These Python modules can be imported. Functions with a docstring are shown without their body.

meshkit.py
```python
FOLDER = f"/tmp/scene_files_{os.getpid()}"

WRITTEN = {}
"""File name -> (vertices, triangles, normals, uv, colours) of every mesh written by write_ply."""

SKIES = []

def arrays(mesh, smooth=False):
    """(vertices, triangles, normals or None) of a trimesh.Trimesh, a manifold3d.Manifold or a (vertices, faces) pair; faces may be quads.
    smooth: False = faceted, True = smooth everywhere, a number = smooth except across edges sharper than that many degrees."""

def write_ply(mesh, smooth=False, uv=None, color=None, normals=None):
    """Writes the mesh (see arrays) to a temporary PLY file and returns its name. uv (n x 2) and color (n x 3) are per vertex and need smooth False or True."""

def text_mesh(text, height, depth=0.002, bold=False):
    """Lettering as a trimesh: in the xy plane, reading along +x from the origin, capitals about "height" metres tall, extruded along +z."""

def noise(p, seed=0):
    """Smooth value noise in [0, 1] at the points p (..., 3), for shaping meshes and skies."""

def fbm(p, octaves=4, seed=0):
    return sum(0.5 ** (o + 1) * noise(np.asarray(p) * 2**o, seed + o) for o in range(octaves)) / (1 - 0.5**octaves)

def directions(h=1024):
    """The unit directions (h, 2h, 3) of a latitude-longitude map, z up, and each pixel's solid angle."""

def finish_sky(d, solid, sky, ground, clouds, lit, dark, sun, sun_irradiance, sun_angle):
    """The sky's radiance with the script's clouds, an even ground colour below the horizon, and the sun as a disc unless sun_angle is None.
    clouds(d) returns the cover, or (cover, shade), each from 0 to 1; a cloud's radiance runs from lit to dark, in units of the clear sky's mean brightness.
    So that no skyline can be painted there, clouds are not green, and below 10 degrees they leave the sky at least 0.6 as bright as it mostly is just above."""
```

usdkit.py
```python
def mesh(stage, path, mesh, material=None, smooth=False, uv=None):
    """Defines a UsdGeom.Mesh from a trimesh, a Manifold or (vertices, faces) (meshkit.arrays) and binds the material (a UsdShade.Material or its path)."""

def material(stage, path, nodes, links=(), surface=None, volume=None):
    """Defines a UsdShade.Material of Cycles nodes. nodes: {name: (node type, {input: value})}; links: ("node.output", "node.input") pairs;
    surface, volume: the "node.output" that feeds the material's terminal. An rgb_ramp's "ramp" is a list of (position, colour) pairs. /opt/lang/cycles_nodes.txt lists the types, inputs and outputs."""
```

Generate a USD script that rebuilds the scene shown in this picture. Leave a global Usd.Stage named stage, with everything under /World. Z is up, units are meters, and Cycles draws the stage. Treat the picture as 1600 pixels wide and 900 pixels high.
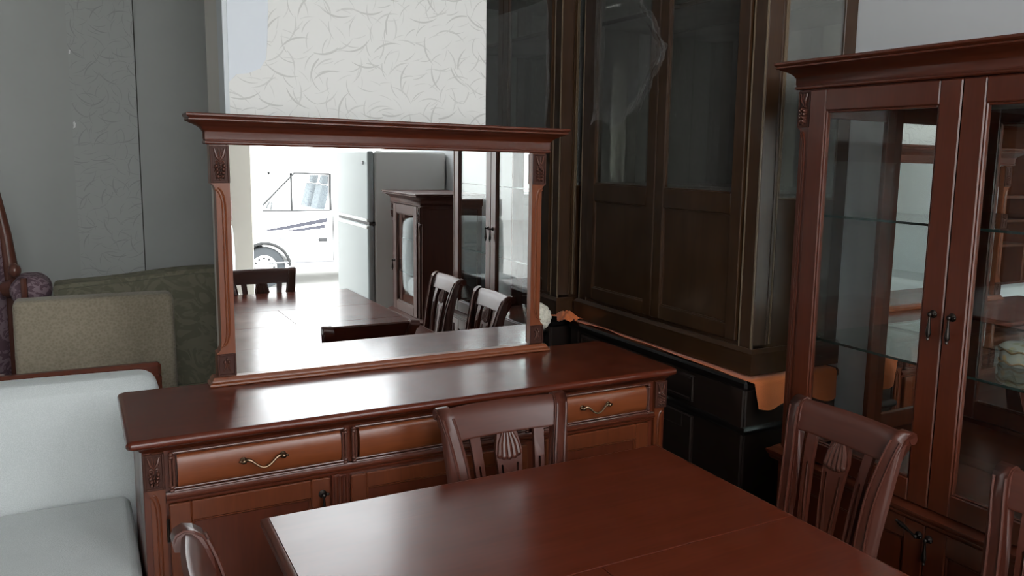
import math, random
import numpy as np, trimesh, manifold3d as m3, usdkit, meshkit
from shapely.geometry import Polygon, Point, LineString, box as sbox
from shapely import affinity
from pxr import Usd, UsdGeom, UsdLux, UsdShade, Gf, Sdf

random.seed(7); rng = np.random.default_rng(7)
stage = Usd.Stage.CreateInMemory()
UsdGeom.SetStageUpAxis(stage, UsdGeom.Tokens.z); UsdGeom.SetStageMetersPerUnit(stage, 1.0)
UsdGeom.Xform.Define(stage, '/World'); stage.SetDefaultPrim(stage.GetPrimAtPath('/World'))
UsdGeom.Scope.Define(stage, '/World/Looks')

# ------------------------------------------------------------------ camera
F, CX, CY, YAW, PIT, ROL, H = 1293., 893., 433., .5385, .1408, -.0228, 1.587
def cam_axes():
    fwd = np.array([math.sin(YAW)*math.cos(PIT), math.cos(YAW)*math.cos(PIT), -math.sin(PIT)])
    right = np.array([math.cos(YAW), -math.sin(YAW), 0]); down = np.cross(fwd, right)
    c, s = math.cos(ROL), math.sin(ROL)
    return c*right + s*down, -s*right + c*down, fwd
right, down, fwd = cam_axes()
cam = UsdGeom.Camera.Define(stage, '/World/camera')
M = np.eye(4); M[0, :3] = right; M[1, :3] = -down; M[2, :3] = -fwd; M[3, :3] = [0, 0, H]
cam.AddTransformOp().Set(Gf.Matrix4d(*M.ravel().tolist()))
AP = 36.0
cam.CreateHorizontalApertureAttr(AP); cam.CreateVerticalApertureAttr(AP*9/16)
cam.CreateFocalLengthAttr(F*AP/1600)
cam.CreateHorizontalApertureOffsetAttr(-(CX-800)*AP/1600)
cam.CreateVerticalApertureOffsetAttr((CY-450)*AP/1600)
cam.CreateClippingRangeAttr(Gf.Vec2f(.02, 200))
cam.CreateExposureAttr(0.0)

# ------------------------------------------------------------------ light: an overcast sky, coming in through the open shop front
sky = UsdLux.DomeLight.Define(stage, '/World/sky')
sky.CreateIntensityAttr(1.0)
SKY = 2.7
sky.CreateColorAttr(Gf.Vec3f(.95, .98, 1.0)); sky.CreateIntensityAttr(SKY)

# ------------------------------------------------------------------ materials
L = '/World/Looks/'
def simple(name, col, rough=.5, **kw):
    return usdkit.material(stage, L+name, {"p": ("principled_bsdf", {"base_color": col, "roughness": rough, **kw})}, surface="p.BSDF")
def wood(name, dark, light, axis, rough=.28, coat=.0, grain=1.0, bump=.0003, spec=.5):
    sc = {'x': (1.2, 14, 14), 'y': (14, 1.2, 14), 'z': (14, 14, 1.2)}[axis]
    n = {"t": ("texture_coordinate", {}), "m": ("mapping", {"scale": tuple(s*grain for s in sc)}),
         "a": ("noise_texture", {"scale": 2.2, "detail": 6., "roughness": .6, "distortion": .6}),
         "f": ("noise_texture", {"scale": 14., "detail": 3., "roughness": .7}),
         "mx": ("mix_float", {"fac": .35}),
         "r": ("rgb_ramp", {"ramp": [(.3, dark), (.7, light)]}),
         "o": ("noise_texture", {"scale": 3., "detail": 2.}),
         "rr": ("map_range", {"from_min": .3, "from_max": .7, "to_min": rough*.85, "to_max": rough*1.2}),
         "p": ("principled_bsdf", {"coat_weight": coat, "coat_roughness": rough*.55, "specular_ior_level": spec}),
         "b": ("bump", {"strength": .12, "distance": bump})}
    l = [("t.object", "m.vector"), ("m.vector", "a.vector"), ("m.vector", "f.vector"), ("a.fac", "mx.a"), ("f.fac", "mx.b"), ("mx.result", "r.fac"),
         ("r.color", "p.base_color"), ("t.object", "o.vector"), ("o.fac", "rr.value"), ("rr.result", "p.roughness"), ("f.fac", "b.height"), ("b.normal", "p.normal")]
    return usdkit.material(stage, L+name, n, l, surface="p.BSDF")
MD, ML = (.064, .0125, .0052), (.095, .0205, .0085)
OD, OL = (.125, .030, .0095), (.185, .048, .015)
chw = {a: wood('chair_mahogany_'+a, (.055, .013, .0075), (.08, .020, .011), a, rough=.38) for a in 'xyz'}
mah = {a: wood('mahogany_'+a, MD, ML, a) for a in 'xyz'}
dow = {a: wood('door_mahogany_'+a, (.085, .0195, .0068), (.13, .031, .0105), a) for a in 'xyz'}
vitw = {a: wood('matt_mahogany_'+a, (.05, .012, .006), (.08, .02, .01), a, rough=.5) for a in 'xyz'}
orw = {a: wood('light_mahogany_'+a, OD, OL, a) for a in 'xyz'}
tabw = {a: wood('table_mahogany_'+a, (.072, .0125, .0055), (.098, .0190, .0082), a, rough=.20, coat=.0, bump=.0001, spec=.34) for a in 'xy'}
carvew = wood('carved_mahogany', (.07, .024, .016), (.11, .042, .030), 'z', rough=.22, coat=.0)
shellw = wood('carved_shell_mahogany', (.055, .016, .010), (.085, .026, .016), 'z', rough=.36)
carveground = wood('carving_ground', (.035, .010, .006), (.055, .016, .009), 'z', rough=.5, spec=.25)
DD, DL = (.027, .0112, .0046), (.048, .0215, .0085)
dkw = {a: wood('dark_oak_'+a, DD, DL, a, rough=.3, coat=.1) for a in 'xyz'}
blk = simple('black_lacquer', (.006, .005, .005), .22, coat_weight=.2, coat_roughness=.1)
blackw = wood('blackened_wood', (.008, .005, .004), (.02, .011, .008), 'x', rough=.4, coat=.1)
brass = simple('antique_brass', (.16, .105, .065), .3, metallic=1.)
bronze = simple('dark_bronze', (.05, .042, .038), .35, metallic=1.)
mirror = simple('silvered_mirror', (.86, .88, .88), .0, metallic=1.)
cabmirror = simple('cabinet_back_mirror', (.82, .86, .85), .0, metallic=1.)
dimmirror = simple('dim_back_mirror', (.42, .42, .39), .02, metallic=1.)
def pane(name, tint=(1, 1, 1), refl=1.0, f0=.04, rough=0., diffuse_mix=0., diffuse_col=(.55, .55, .52), top=.96):
    """See-through glass: a mirror share that rises towards grazing angles (the same from both sides), and a share of plain diffuse colour."""
    n = {"t": ("transparent_bsdf", {"color": tint}), "g": ("glossy_bsdf", {"color": (refl, refl, refl), "roughness": rough}), "w": ("layer_weight", {"blend": .5}), "p": ("math", {"math_type": "power", "value2": 5.}), "f": ("math", {"math_type": "multiply_add", "value2": top, "value3": f0}), "m": ("mix_closure", {})}
    l = [("w.facing", "p.value1"), ("p.value", "f.value1"), ("f.value", "m.fac"), ("t.BSDF", "m.closure1"), ("g.BSDF", "m.closure2")]
    if not diffuse_mix: return usdkit.material(stage, L+name, n, l, surface="m.closure")
    n.update({"d": ("diffuse_bsdf", {"color": diffuse_col}), "n": ("mix_closure", {"fac": diffuse_mix})})
    return usdkit.material(stage, L+name, n, l+[("m.closure", "n.closure1"), ("d.BSDF", "n.closure2")], surface="n.closure")
glass = pane('clear_glass', (.975, .99, .985), f0=.025)
edgeglass = simple('glass_edge', (.010, .028, .026), .1)
sideglass = pane('greyed_side_glass', (.80, .81, .79), f0=.04, diffuse_mix=.12)  # an even diffuse share greys the side panes
shelfglass = pane('shelf_glass', (.86, .95, .93), f0=.03)
film = pane('plastic_film', (.97, .97, .97), .9, f0=.07, rough=.12, diffuse_mix=.030, diffuse_col=(.6, .6, .6), top=.5)
def plaster(name, c1, c2, rough=.85, scale=1.3):
    return usdkit.material(stage, L+name, {"t": ("texture_coordinate", {}), "n": ("noise_texture", {"scale": scale, "detail": 5., "roughness": .55}), "r": ("rgb_ramp", {"ramp": [(.3, c1), (.7, c2)]}), "s": ("noise_texture", {"scale": 60., "detail": 3.}),
        "b": ("bump", {"strength": .15, "distance": .002}), "p": ("principled_bsdf", {"roughness": rough})}, [("t.object", "n.vector"), ("t.object", "s.vector"), ("n.fac", "r.fac"), ("r.color", "p.base_color"), ("s.fac", "b.height"), ("b.normal", "p.normal")], surface="p.BSDF")
wallgrey = plaster('grey_wall_paint', (.33, .345, .33), (.39, .40, .385))
wallwhite = plaster('white_wall_paint', (.72, .73, .73), (.78, .79, .78))
wallright = plaster('right_wall_paint', (.52, .535, .55), (.57, .58, .59))
wallcream = plaster('cream_wall_paint', (.74, .70, .64), (.80, .76, .70))
outercream = plaster('outer_cream_paint', (.50, .47, .42), (.56, .52, .46))
pillarpaint = plaster('pale_blue_paint', (.60, .635, .68), (.64, .67, .71))
pillarside = plaster('dusty_beige_paint', (.50, .49, .45), (.58, .56, .52))
ceilpaint = plaster('ceiling_paint', (.75, .75, .73), (.8, .8, .78))
def leaf_wallpaper(name, ground, print_, off):
    """Scattered curved blades: each Voronoi cell of three layers carries one bent, tapering stroke of its own direction."""
    N, K = {"t": ("texture_coordinate", {}), "sx": ("separate_xyz", {}), "c0": ("combine_xyz", {"z": 0.})}, [("t.object", "sx.vector"), ("sx.x", "c0.x"), ("sx.z", "c0.y")]
    outs = []
    for i, (sc, ln, wd, bend) in enumerate([(10., .052, .0030, 6.), (11.5, .046, .0026, -7.), (16., .034, .0018, 8.), (19., .028, .0016, -6.)]):
        p = f"k{i}"
        N[p+"o"] = ("vector_math", {"math_type": "add", "vector2": (off+.37*i, .61*i, 0)})
        N[p+"v"] = ("voronoi_texture", {"dimensions": "2D", "feature": "f1", "scale": sc, "randomness": .75})
        N[p+"d"] = ("vector_math", {"math_type": "subtract"})
        N[p+"s"] = ("separate_color", {}); N[p+"a"] = ("math", {"math_type": "multiply_add", "value2": 3.6, "value3": -.6})
        N[p+"r"] = ("vector_rotate", {"rotate_type": "z_axis"}); N[p+"x"] = ("separate_xyz", {})
        N[p+"xx"] = ("math", {"math_type": "multiply"}); N[p+"bend"] = ("math", {"math_type": "multiply_add", "value2": bend})
        N[p+"by"] = ("math", {"math_type": "multiply", "value2": -bend})
        N[p+"c"] = ("math", {"math_type": "add"}); N[p+"ab"] = ("math", {"math_type": "absolute"})
        N[p+"w"] = ("map_range", {"from_min": 0., "from_max": ln*ln, "to_min": wd, "to_max": 0.})
        N[p+"q"] = ("math", {"math_type": "subtract"}); N[p+"m"] = ("map_range", {"range_type": "smoothstep", "from_min": -.0006, "from_max": .0006, "to_min": 0., "to_max": 1.})
        N[p+"z"] = ("math", {"math_type": "multiply", "value2": [1., .7, .85, .5][i]})
        K += [("c0.vector", p+"o.vector1"), (p+"o.vector", p+"v.vector"), (p+"o.vector", p+"d.vector1"), (p+"v.position", p+"d.vector2"), (p+"v.color", p+"s.color"), (p+"s.r", p+"a.value1"),
              (p+"d.vector", p+"r.vector"), (p+"a.value", p+"r.angle"), (p+"r.vector", p+"x.vector"), (p+"x.x", p+"xx.value1"), (p+"x.x", p+"xx.value2"), (p+"xx.value", p+"by.value1"),
              (p+"x.y", p+"c.value1"), (p+"by.value", p+"c.value2"), (p+"c.value", p+"ab.value1"), (p+"xx.value", p+"w.value"), (p+"w.result", p+"q.value1"), (p+"ab.value", p+"q.value2"), (p+"q.value", p+"m.value"), (p+"m.result", p+"z.value1")]
        del N[p+"bend"]
        outs.append(p+"z.value")
    for i in range(3):
        N[f"j{i}"] = ("math", {"math_type": "maximum"})
        K += [(outs[0] if i == 0 else f"j{i-1}.value", f"j{i}.value1"), (outs[i+1], f"j{i}.value2")]
    N["mix"] = ("mix_color", {"a": ground, "b": print_}); N["p"] = ("principled_bsdf", {"roughness": .6})
    N["fine"] = ("noise_texture", {"scale": 90., "detail": 2.}); N["bp"] = ("bump", {"strength": .2, "distance": .001})
    K += [("j2.value", "mix.fac"), ("mix.result", "p.base_color"), ("t.object", "fine.vector"), ("fine.fac", "bp.height"), ("bp.normal", "p.normal")]
    return usdkit.material(stage, L+name, N, K, surface="p.BSDF")
paper = leaf_wallpaper('leaf_wallpaper', (.66, .655, .635), (.50, .495, .475), 0.)
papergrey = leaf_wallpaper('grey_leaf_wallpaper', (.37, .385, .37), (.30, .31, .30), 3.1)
def fabric(name, c1, c2, scale=400., bump=.0008, rough=.95, big=None):
    n = {"t": ("texture_coordinate", {}), "v": ("voronoi_texture", {"scale": scale}), "n": ("noise_texture", {"scale": 5., "detail": 3.}), "mx": ("mix_float", {"fac": .5}), "r": ("rgb_ramp", {"ramp": [(.25, c1), (.65, c2)]}),
         "b": ("bump", {"strength": .5, "distance": bump}), "p": ("principled_bsdf", {"roughness": rough, "sheen_weight": .15})}
    l = [("t.object", "v.vector"), ("t.object", "n.vector"), ("v.distance", "mx.a"), ("n.fac", "mx.b"), ("mx.result", "r.fac"), ("r.color", "p.base_color"), ("v.distance", "b.height"), ("b.normal", "p.normal")]
    return usdkit.material(stage, L+name, n, l, surface="p.BSDF")
whitefab = fabric('white_upholstery', (.50, .535, .535), (.58, .61, .61), 300.)
tanfab = fabric('tan_waffle_fabric', (.185, .155, .108), (.255, .218, .16), 110., .003)
def damask(name, c1, c2, scale, lo=.47, hi=.53):
    n = {"t": ("texture_coordinate", {}), "n": ("noise_texture", {"scale": scale, "detail": 2., "distortion": 2.5}), "r": ("rgb_ramp", {"ramp": [(lo, c1), (hi, c2)]}), "p": ("principled_bsdf", {"roughness": .8})}
    return usdkit.material(stage, L+name, n, [("t.object", "n.vector"), ("n.fac", "r.fac"), ("r.color", "p.base_color")], surface="p.BSDF")
greenfab = damask('green_damask', (.19, .18, .125), (.245, .23, .165), 9.)
purplefab = damask('purple_brocade', (.09, .05, .065), (.20, .14, .16), 22.)
seatfab = damask('cream_seat_fabric', (.5, .44, .34), (.6, .54, .43), 18.)
floralfab = usdkit.material(stage, L+'floral_print', {"t": ("texture_coordinate", {}), "v": ("voronoi_texture", {"scale": 26., "randomness": .9}), "s": ("separate_color", {}), "d": ("rgb_ramp", {"ramp": [(.2, (1, 1, 1)), (.32, (0, 0, 0))]}), "h": ("rgb_ramp", {"ramp": [(.0, (.35, .12, .12)), (.4, (.16, .28, .12)), (.7, (.5, .3, .12)), (1., (.2, .3, .2))]}),
    "m": ("mix_color", {"a": (.33, .32, .26)}), "p": ("principled_bsdf", {"roughness": .25})}, [("t.object", "v.vector"), ("v.distance", "d.fac"), ("d.color", "m.fac"), ("v.color", "s.color"), ("s.r", "h.fac"), ("h.color", "m.b"), ("m.result", "p.base_color")], surface="p.BSDF")
goldtrim = simple('gold_rim', (.30, .19, .09), .35, metallic=.6)
orange = fabric('orange_cloth', (.50, .115, .03), (.66, .17, .05), 500., .0006)
creamknit = fabric('cream_wicker', (.40, .37, .29), (.66, .62, .52), 90., .004)
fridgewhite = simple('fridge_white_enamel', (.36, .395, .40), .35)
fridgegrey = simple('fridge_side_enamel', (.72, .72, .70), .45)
rubber = simple('black_rubber', (.02, .02, .02), .6)
darkplastic = simple('dark_plastic', (.03, .03, .032), .4)
carpaint = simple('white_car_paint', (.80, .80, .80), .25, coat_weight=.5, coat_roughness=.05)
stripegrey = simple('grey_stripe', (.045, .045, .06), .7)
tyre = simple('tyre_rubber', (.05, .055, .06), .8)
rimwhite = simple('white_wheel_paint', (.75, .75, .75), .4)
carseat = fabric('car_seat_fabric', (.06, .075, .095), (.09, .11, .13), 200.)
jar = pane('jar_glass', (.75, .85, .83))
concrete = plaster('street_concrete', (.50, .49, .47), (.58, .57, .55))
tilefloor = plaster('beige_floor_tile', (.30, .28, .25), (.36, .34, .31), rough=.35)
grout = simple('floor_grout', (.2, .19, .17), .8)
render = plaster('white_house_render', (.72, .72, .70), (.78, .78, .76))

# ------------------------------------------------------------------ mesh helpers
cat = trimesh.util.concatenate
def cb(x0, x1, y0, y1, z0, z1, r=.002):
    """A box with chamfered edges."""
    r = min(r, .45*min(x1-x0, y1-y0, z1-z0))
    if r <= 0: return trimesh.creation.box(bounds=[(x0, y0, z0), (x1, y1, z1)])
    P = []
    for sx in (0, 1):
        for sy in (0, 1):
            for sz in (0, 1):
                c = np.array([(x0, x1)[sx], (y0, y1)[sy], (z0, z1)[sz]]); d = np.array([1-2*sx, 1-2*sy, 1-2*sz])*r
                for k in range(3):
                    e = d.copy(); e[k] = 0; P.append(c+e)
    return trimesh.convex.convex_hull(np.array(P))
def prism(poly, plane, a0, a1):
    """Extrudes a shapely polygon drawn in plane 'xz' | 'yz' | 'xy' from a0 to a1 along the third axis."""
    if not isinstance(poly, Polygon): poly = Polygon(poly)
    m = trimesh.creation.extrude_polygon(poly, a1-a0, engine='earcut'); v = m.vertices.copy(); h = v[:, 2]+a0
    if plane == 'xz': w = np.c_[v[:, 0], h, v[:, 1]]
    elif plane == 'yz': w = np.c_[h, v[:, 0], v[:, 1]]
    else: w = np.c_[v[:, 0], v[:, 1], h]
    m = trimesh.Trimesh(w, m.faces, process=False)
    if m.volume < 0: m.invert()
    return m
def mould(profile, path, closed=False):
    """Sweeps a closed profile of (outward, up) along a level path with mitred corners; outward is to the right of the walking direction."""
    P = np.array(path, float); n = len(P); prof = np.array(profile, float); rings = []
    for i in range(n):
        d0 = P[i]-P[i-1] if (i > 0 or closed) else P[1]-P[0]
        d1 = P[(i+1) % n]-P[i] if (i < n-1 or closed) else P[-1]-P[-2]
        d0, d1 = d0/np.linalg.norm(d0), d1/np.linalg.norm(d1)
        n0, n1 = np.array([d0[1], -d0[0]]), np.array([d1[1], -d1[0]])
        b = n0+n1; b = b/(b@n0) if abs(b@n0) > 1e-6 else n0
        rings.append(np.c_[P[i][None]+prof[:, :1]*b[None], prof[:, 1]])
    k = len(prof); V = np.vstack(rings); Fs = []
    for i in range(n if closed else n-1):
        a, c = i*k, ((i+1) % n)*k
        for j in range(k):
            Fs += [[a+j, a+(j+1) % k, c+(j+1) % k], [a+j, c+(j+1) % k, c+j]]
    if not closed:
        cap = trimesh.creation.triangulate_polygon(Polygon(prof), engine='earcut')
        cv, cf = cap
        from scipy.spatial import cKDTree
        idx = cKDTree(prof).query(cv)[1]
        for f in cf: Fs += [list(idx[f]), list(idx[f[::-1]]+(n-1)*k)]
    m = trimesh.Trimesh(V, Fs, process=False); m.fix_normals(); return m
def tube(pts, r, n=8, caps=True):
    P = np.array(pts, float); R = np.broadcast_to(np.array(r, float), (len(P),)); T = np.gradient(P, axis=0); T /= np.linalg.norm(T, axis=1)[:, None]+1e-12
    up = np.array([0, 0, 1.]) if abs(T[0][2]) < .9 else np.array([1., 0, 0]); V = []
    a = np.cross(T[0], up); a /= np.linalg.norm(a)
    for p, t, rr in zip(P, T, R):
        a = a-(a@t)*t; a /= np.linalg.norm(a); b = np.cross(t, a)
        th = np.arange(n)*2*np.pi/n; V.append(p+rr*(np.cos(th)[:, None]*a+np.sin(th)[:, None]*b))
    V = np.vstack(V); Fs = []
    for i in range(len(P)-1):
        for j in range(n):
            q, w = i*n+j, i*n+(j+1) % n; Fs += [[q, w, w+n], [q, w+n, q+n]]
    if caps:
        V = np.vstack([V, P[0], P[-1]]); e = len(V)-2; o = (len(P)-1)*n
        for j in range(n): Fs += [[e, (j+1) % n, j], [e+1, o+j, o+(j+1) % n]]
    m = trimesh.Trimesh(V, Fs, process=False); m.fix_normals(); return m
def ell(c, r, rot=None, sub=2):
    m = trimesh.creation.icosphere(sub); m.apply_scale(r)
    if rot is not None: m.apply_transform(trimesh.transformations.euler_matrix(*rot))
    m.apply_translation(c); return m
def lathe(prof, c=(0, 0, 0), axis='z', n=20):
    m = trimesh.creation.revolve(np.array(prof, float), sections=n)
    if axis == 'y': m.apply_transform(trimesh.transformations.rotation_matrix(math.pi/2, (1, 0, 0)))
    if axis == 'x': m.apply_transform(trimesh.transformations.rotation_matrix(math.pi/2, (0, 1, 0)))
    m.apply_translation(c); m.fix_normals(); return m
def soft(x0, x1, y0, y1, z0, z1, r, bulge=0., n=10):
    """A cushion: a rounded box whose large faces swell a little."""
    a = m3.Manifold.sphere(r, 16); B = []
    for x in (x0+r, x1-r):
        for y in (y0+r, y1-r):
            for z in (z0+r, z1-r): B.append(a.translate((x, y, z)))
    h = m3.Manifold.batch_hull(B).refine_to_length(max(.03, (max(x1-x0, z1-z0))/24)); t = h.to_mesh(); v = t.vert_properties[:, :3].astype(float)
    c = np.array([(x0+x1)/2, (y0+y1)/2, (z0+z1)/2]); hs = np.array([(x1-x0)/2, (y1-y0)/2, (z1-z0)/2]); u = (v-c)/hs
    for k in range(3):
        o = [j for j in range(3) if j != k]; v[:, k] += bulge*np.sign(u[:, k])*np.abs(u[:, k])**3*np.clip(1-u[:, o[0]]**2, 0, 1)*np.clip(1-u[:, o[1]]**2, 0, 1)
    return trimesh.Trimesh(v, t.tri_verts, process=False)
def moved(m, t=(0, 0, 0), rz=0., rx=0., ry=0.):
    m = m.copy(); m.apply_transform(trimesh.transformations.euler_matrix(rx, ry, rz)); m.apply_translation(t); return m
def frame(x0, x1, z0, z1, w, y0, y1, wb=None, r=.002):
    """Stiles and rails around an opening, in the xz plane."""
    wb = w if wb is None else wb
    return cat([cb(x0, x0+w, y0, y1, z0, z1, r), cb(x1-w, x1, y0, y1, z0, z1, r), cb(x0+w, x1-w, y0, y1, z1-w, z1, r), cb(x0+w, x1-w, y0, y1, z0, z0+wb, r)])
def bead_frame(x0, x1, z0, z1, y, r=.004):
    return cat([tube([(x0, y, z0), (x1, y, z0)], r, 6), tube([(x0, y, z1), (x1, y, z1)], r, 6), tube([(x0, y, z0), (x0, y, z1)], r, 6), tube([(x1, y, z0), (x1, y, z1)], r, 6)])

used = {}
def nm(parent, name):
    k = (parent, name); i = used.get(k, 0); used[k] = i+1
    return name if i == 0 else f"{name}_{i:03d}"
def thing(name, label, category, loc=(0, 0, 0), rz=0., group=None):
    p = f"/World/{nm('/World', name)}"; x = UsdGeom.Xform.Define(stage, p); x.AddTranslateOp().Set(Gf.Vec3d(*map(float, loc))); x.AddRotateZOp().Set(float(math.degrees(rz)))
    d = x.GetPrim(); d.SetCustomDataByKey('label', label); d.SetCustomDataByKey('category', category)
    if group: d.SetCustomDataByKey('group', group)
    return p
def part(parent, name, mesh, mat, smooth=35, label=None, kind=None):
    if isinstance(mesh, list): mesh = cat(mesh)
    p = f"{parent}/{nm(parent, name)}"; g = usdkit.mesh(stage, p, mesh, mat, smooth=smooth)
    if label: g.GetPrim().SetCustomDataByKey('label', label)
    if kind: g.GetPrim().SetCustomDataByKey('kind', kind)
    return p
def single(name, mesh, mat, label, category, smooth=35, group=None):
    p = part('/World', name, mesh, mat, smooth); d = stage.GetPrimAtPath(p); d.SetCustomDataByKey('label', label); d.SetCustomDataByKey('category', category)
    if group: d.SetCustomDataByKey('group', group)
    return p
def structure(name, mesh, mat, label, category='wall', parent='/World', smooth=35):
    p = part(parent, name, mesh, mat, smooth); d = stage.GetPrimAtPath(p); d.SetCustomDataByKey('kind', 'structure'); d.SetCustomDataByKey('label', label); d.SetCustomDataByKey('category', category)
    return p
def copy(src, name, label, loc, rz, group=None):
    s = stage.GetPrimAtPath(src); c = s.GetCustomData()
    p = thing(name, label, c['category'], loc, rz, group or c.get('group'))
    d = stage.GetPrimAtPath(p); d.GetReferences().AddInternalReference(Sdf.Path(src)); d.SetInstanceable(True)
    return p

# ------------------------------------------------------------------ the room (camera stands at x=0, y=0)
XR, XL, YB, YF, ZC = 2.40, -3.4, 4.6, -1.6, 4.4
def tiles(x0, x1, y0, y1, s=.5):
    out = []
    i = 0
    while x0+i*s < x1-.01:
        j = 0
        while y0+j*s < y1-.01:
            out.append((x0+i*s+.0015, min(x0+(i+1)*s, x1)-.0015, y0+j*s+.0015, min(y0+(j+1)*s, y1)-.0015)); j += 1
        i += 1
    return out
floor = structure('floor', trimesh.creation.box(bounds=[(XL-.2, YF-.25, -.12), (XR+.2, YB+.2, -.006)]), grout, 'beige tiled shop floor under all the furniture', 'floor')
part(floor, 'floor_tile', [cb(a, b, c, d, -.006, 0, .0015) for a, b, c, d in tiles(XL, XR, YF-.2, YB, .5)], tilefloor, False, kind='stuff')
structure('ceiling', trimesh.creation.box(bounds=[(XL-.2, YF-.25, ZC), (XR+.2, YB+.2, ZC+.12)]), ceilpaint, 'plain white ceiling above the frame', 'ceiling')
wb = structure('wall_back', trimesh.creation.box(bounds=[(XL-.2, YB, 0), (XR+.2, YB+.2, ZC)]), wallgrey, 'dim grey painted back wall behind the sofas, left of the pillar', 'wall')
part(wb, 'wallpaper_strip', trimesh.creation.box(bounds=[(-.006, YB-.004, 0), (.268, YB+.001, ZC)]), papergrey, False, label='vertical strip of grey leaf-patterned wallpaper')
part(wb, 'seam', [trimesh.creation.box(bounds=[(.268, YB-.0045, 0), (.273, YB+.001, ZC)])], simple('dark_seam', (.06, .06, .055), .9), False)  # dark line along the right edge of the wallpaper strip
part(wb, 'torn_patch', [prism(Polygon([(0, 0), (.008, .004), (.012, .022), (.006, .034), (.001, .028), (.002, .012)]), 'xz', YB-.0048, YB-.0038).apply_translation((-.002, 0, 1.96-.28)),
                        prism(Polygon([(0, 0), (.006, .003), (.008, .018), (.002, .024)]), 'xz', YB-.0048, YB-.0038).apply_translation((-.003, 0, 2.02))], wallwhite, False, label='small white torn spots at the edge of the wallpaper strip')
structure('wall_right', trimesh.creation.box(bounds=[(XR, YF-.25, 0), (XR+.2, YB, ZC)]), wallright, 'pale grey-white right wall above and behind the display cabinets', 'wall')
structure('wall_left', trimesh.creation.box(bounds=[(XL-.2, YF-.25, 0), (XL, YB, ZC)]), wallwhite, 'pale left wall outside the frame, seen in the cabinet mirrors', 'wall')
OX0, OX1, OZ = -.75, XR, 4.1      # the open shop front, its unseen left side widened to admit more sky light
structure('wall_front', [trimesh.creation.box(bounds=[(XL, YF-.2, 0), (OX0, YF, ZC)]), trimesh.creation.box(bounds=[(OX0, YF-.2, OZ), (OX1, YF, ZC)])], wallcream, 'cream front wall around the open shop front, widened unseen for more light, behind the camera', 'wall', smooth=False)

# the free-standing pillar behind the sideboard, half papered
PX0, PX1, PY0, PY1 = .402, 1.268, 2.75, 3.14
pil = structure('wall_pillar', cb(PX0, PX1, PY0, PY1, 0, ZC, .004), pillarside, 'pale square pillar behind the dresser mirror, its front half papered', 'pillar', smooth=False)
b = Polygon([(PX0+.002, 1.2), (PX1, 1.2), (PX1, ZC), (.535, ZC), (.533, 2.02), (.528, 1.93), (.523, 1.875), (.505, 1.845), (.470, 1.828), (.435, 1.822), (.415, 1.80), (PX0+.002, 1.79)])
part(pil, 'wallpaper', prism(b, 'xz', PY0-.003, PY0+.001), paper, False, label='off-white wallpaper with grey curved leaves')
part(pil, 'bare_paint', trimesh.creation.box(bounds=[(PX0+.002, PY0-.0015, 1.2), (.56, PY0+.001, ZC)]), pillarpaint, False, label='bare pale blue-white painted patch left of the wallpaper')
part(pil, 'corner_bead', cb(PX0-.003, PX0+.012, PY0-.004, PY0+.10, .0, ZC, .002), simple('corner_bead_grey', (.52, .55, .57), .6), False)

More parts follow.
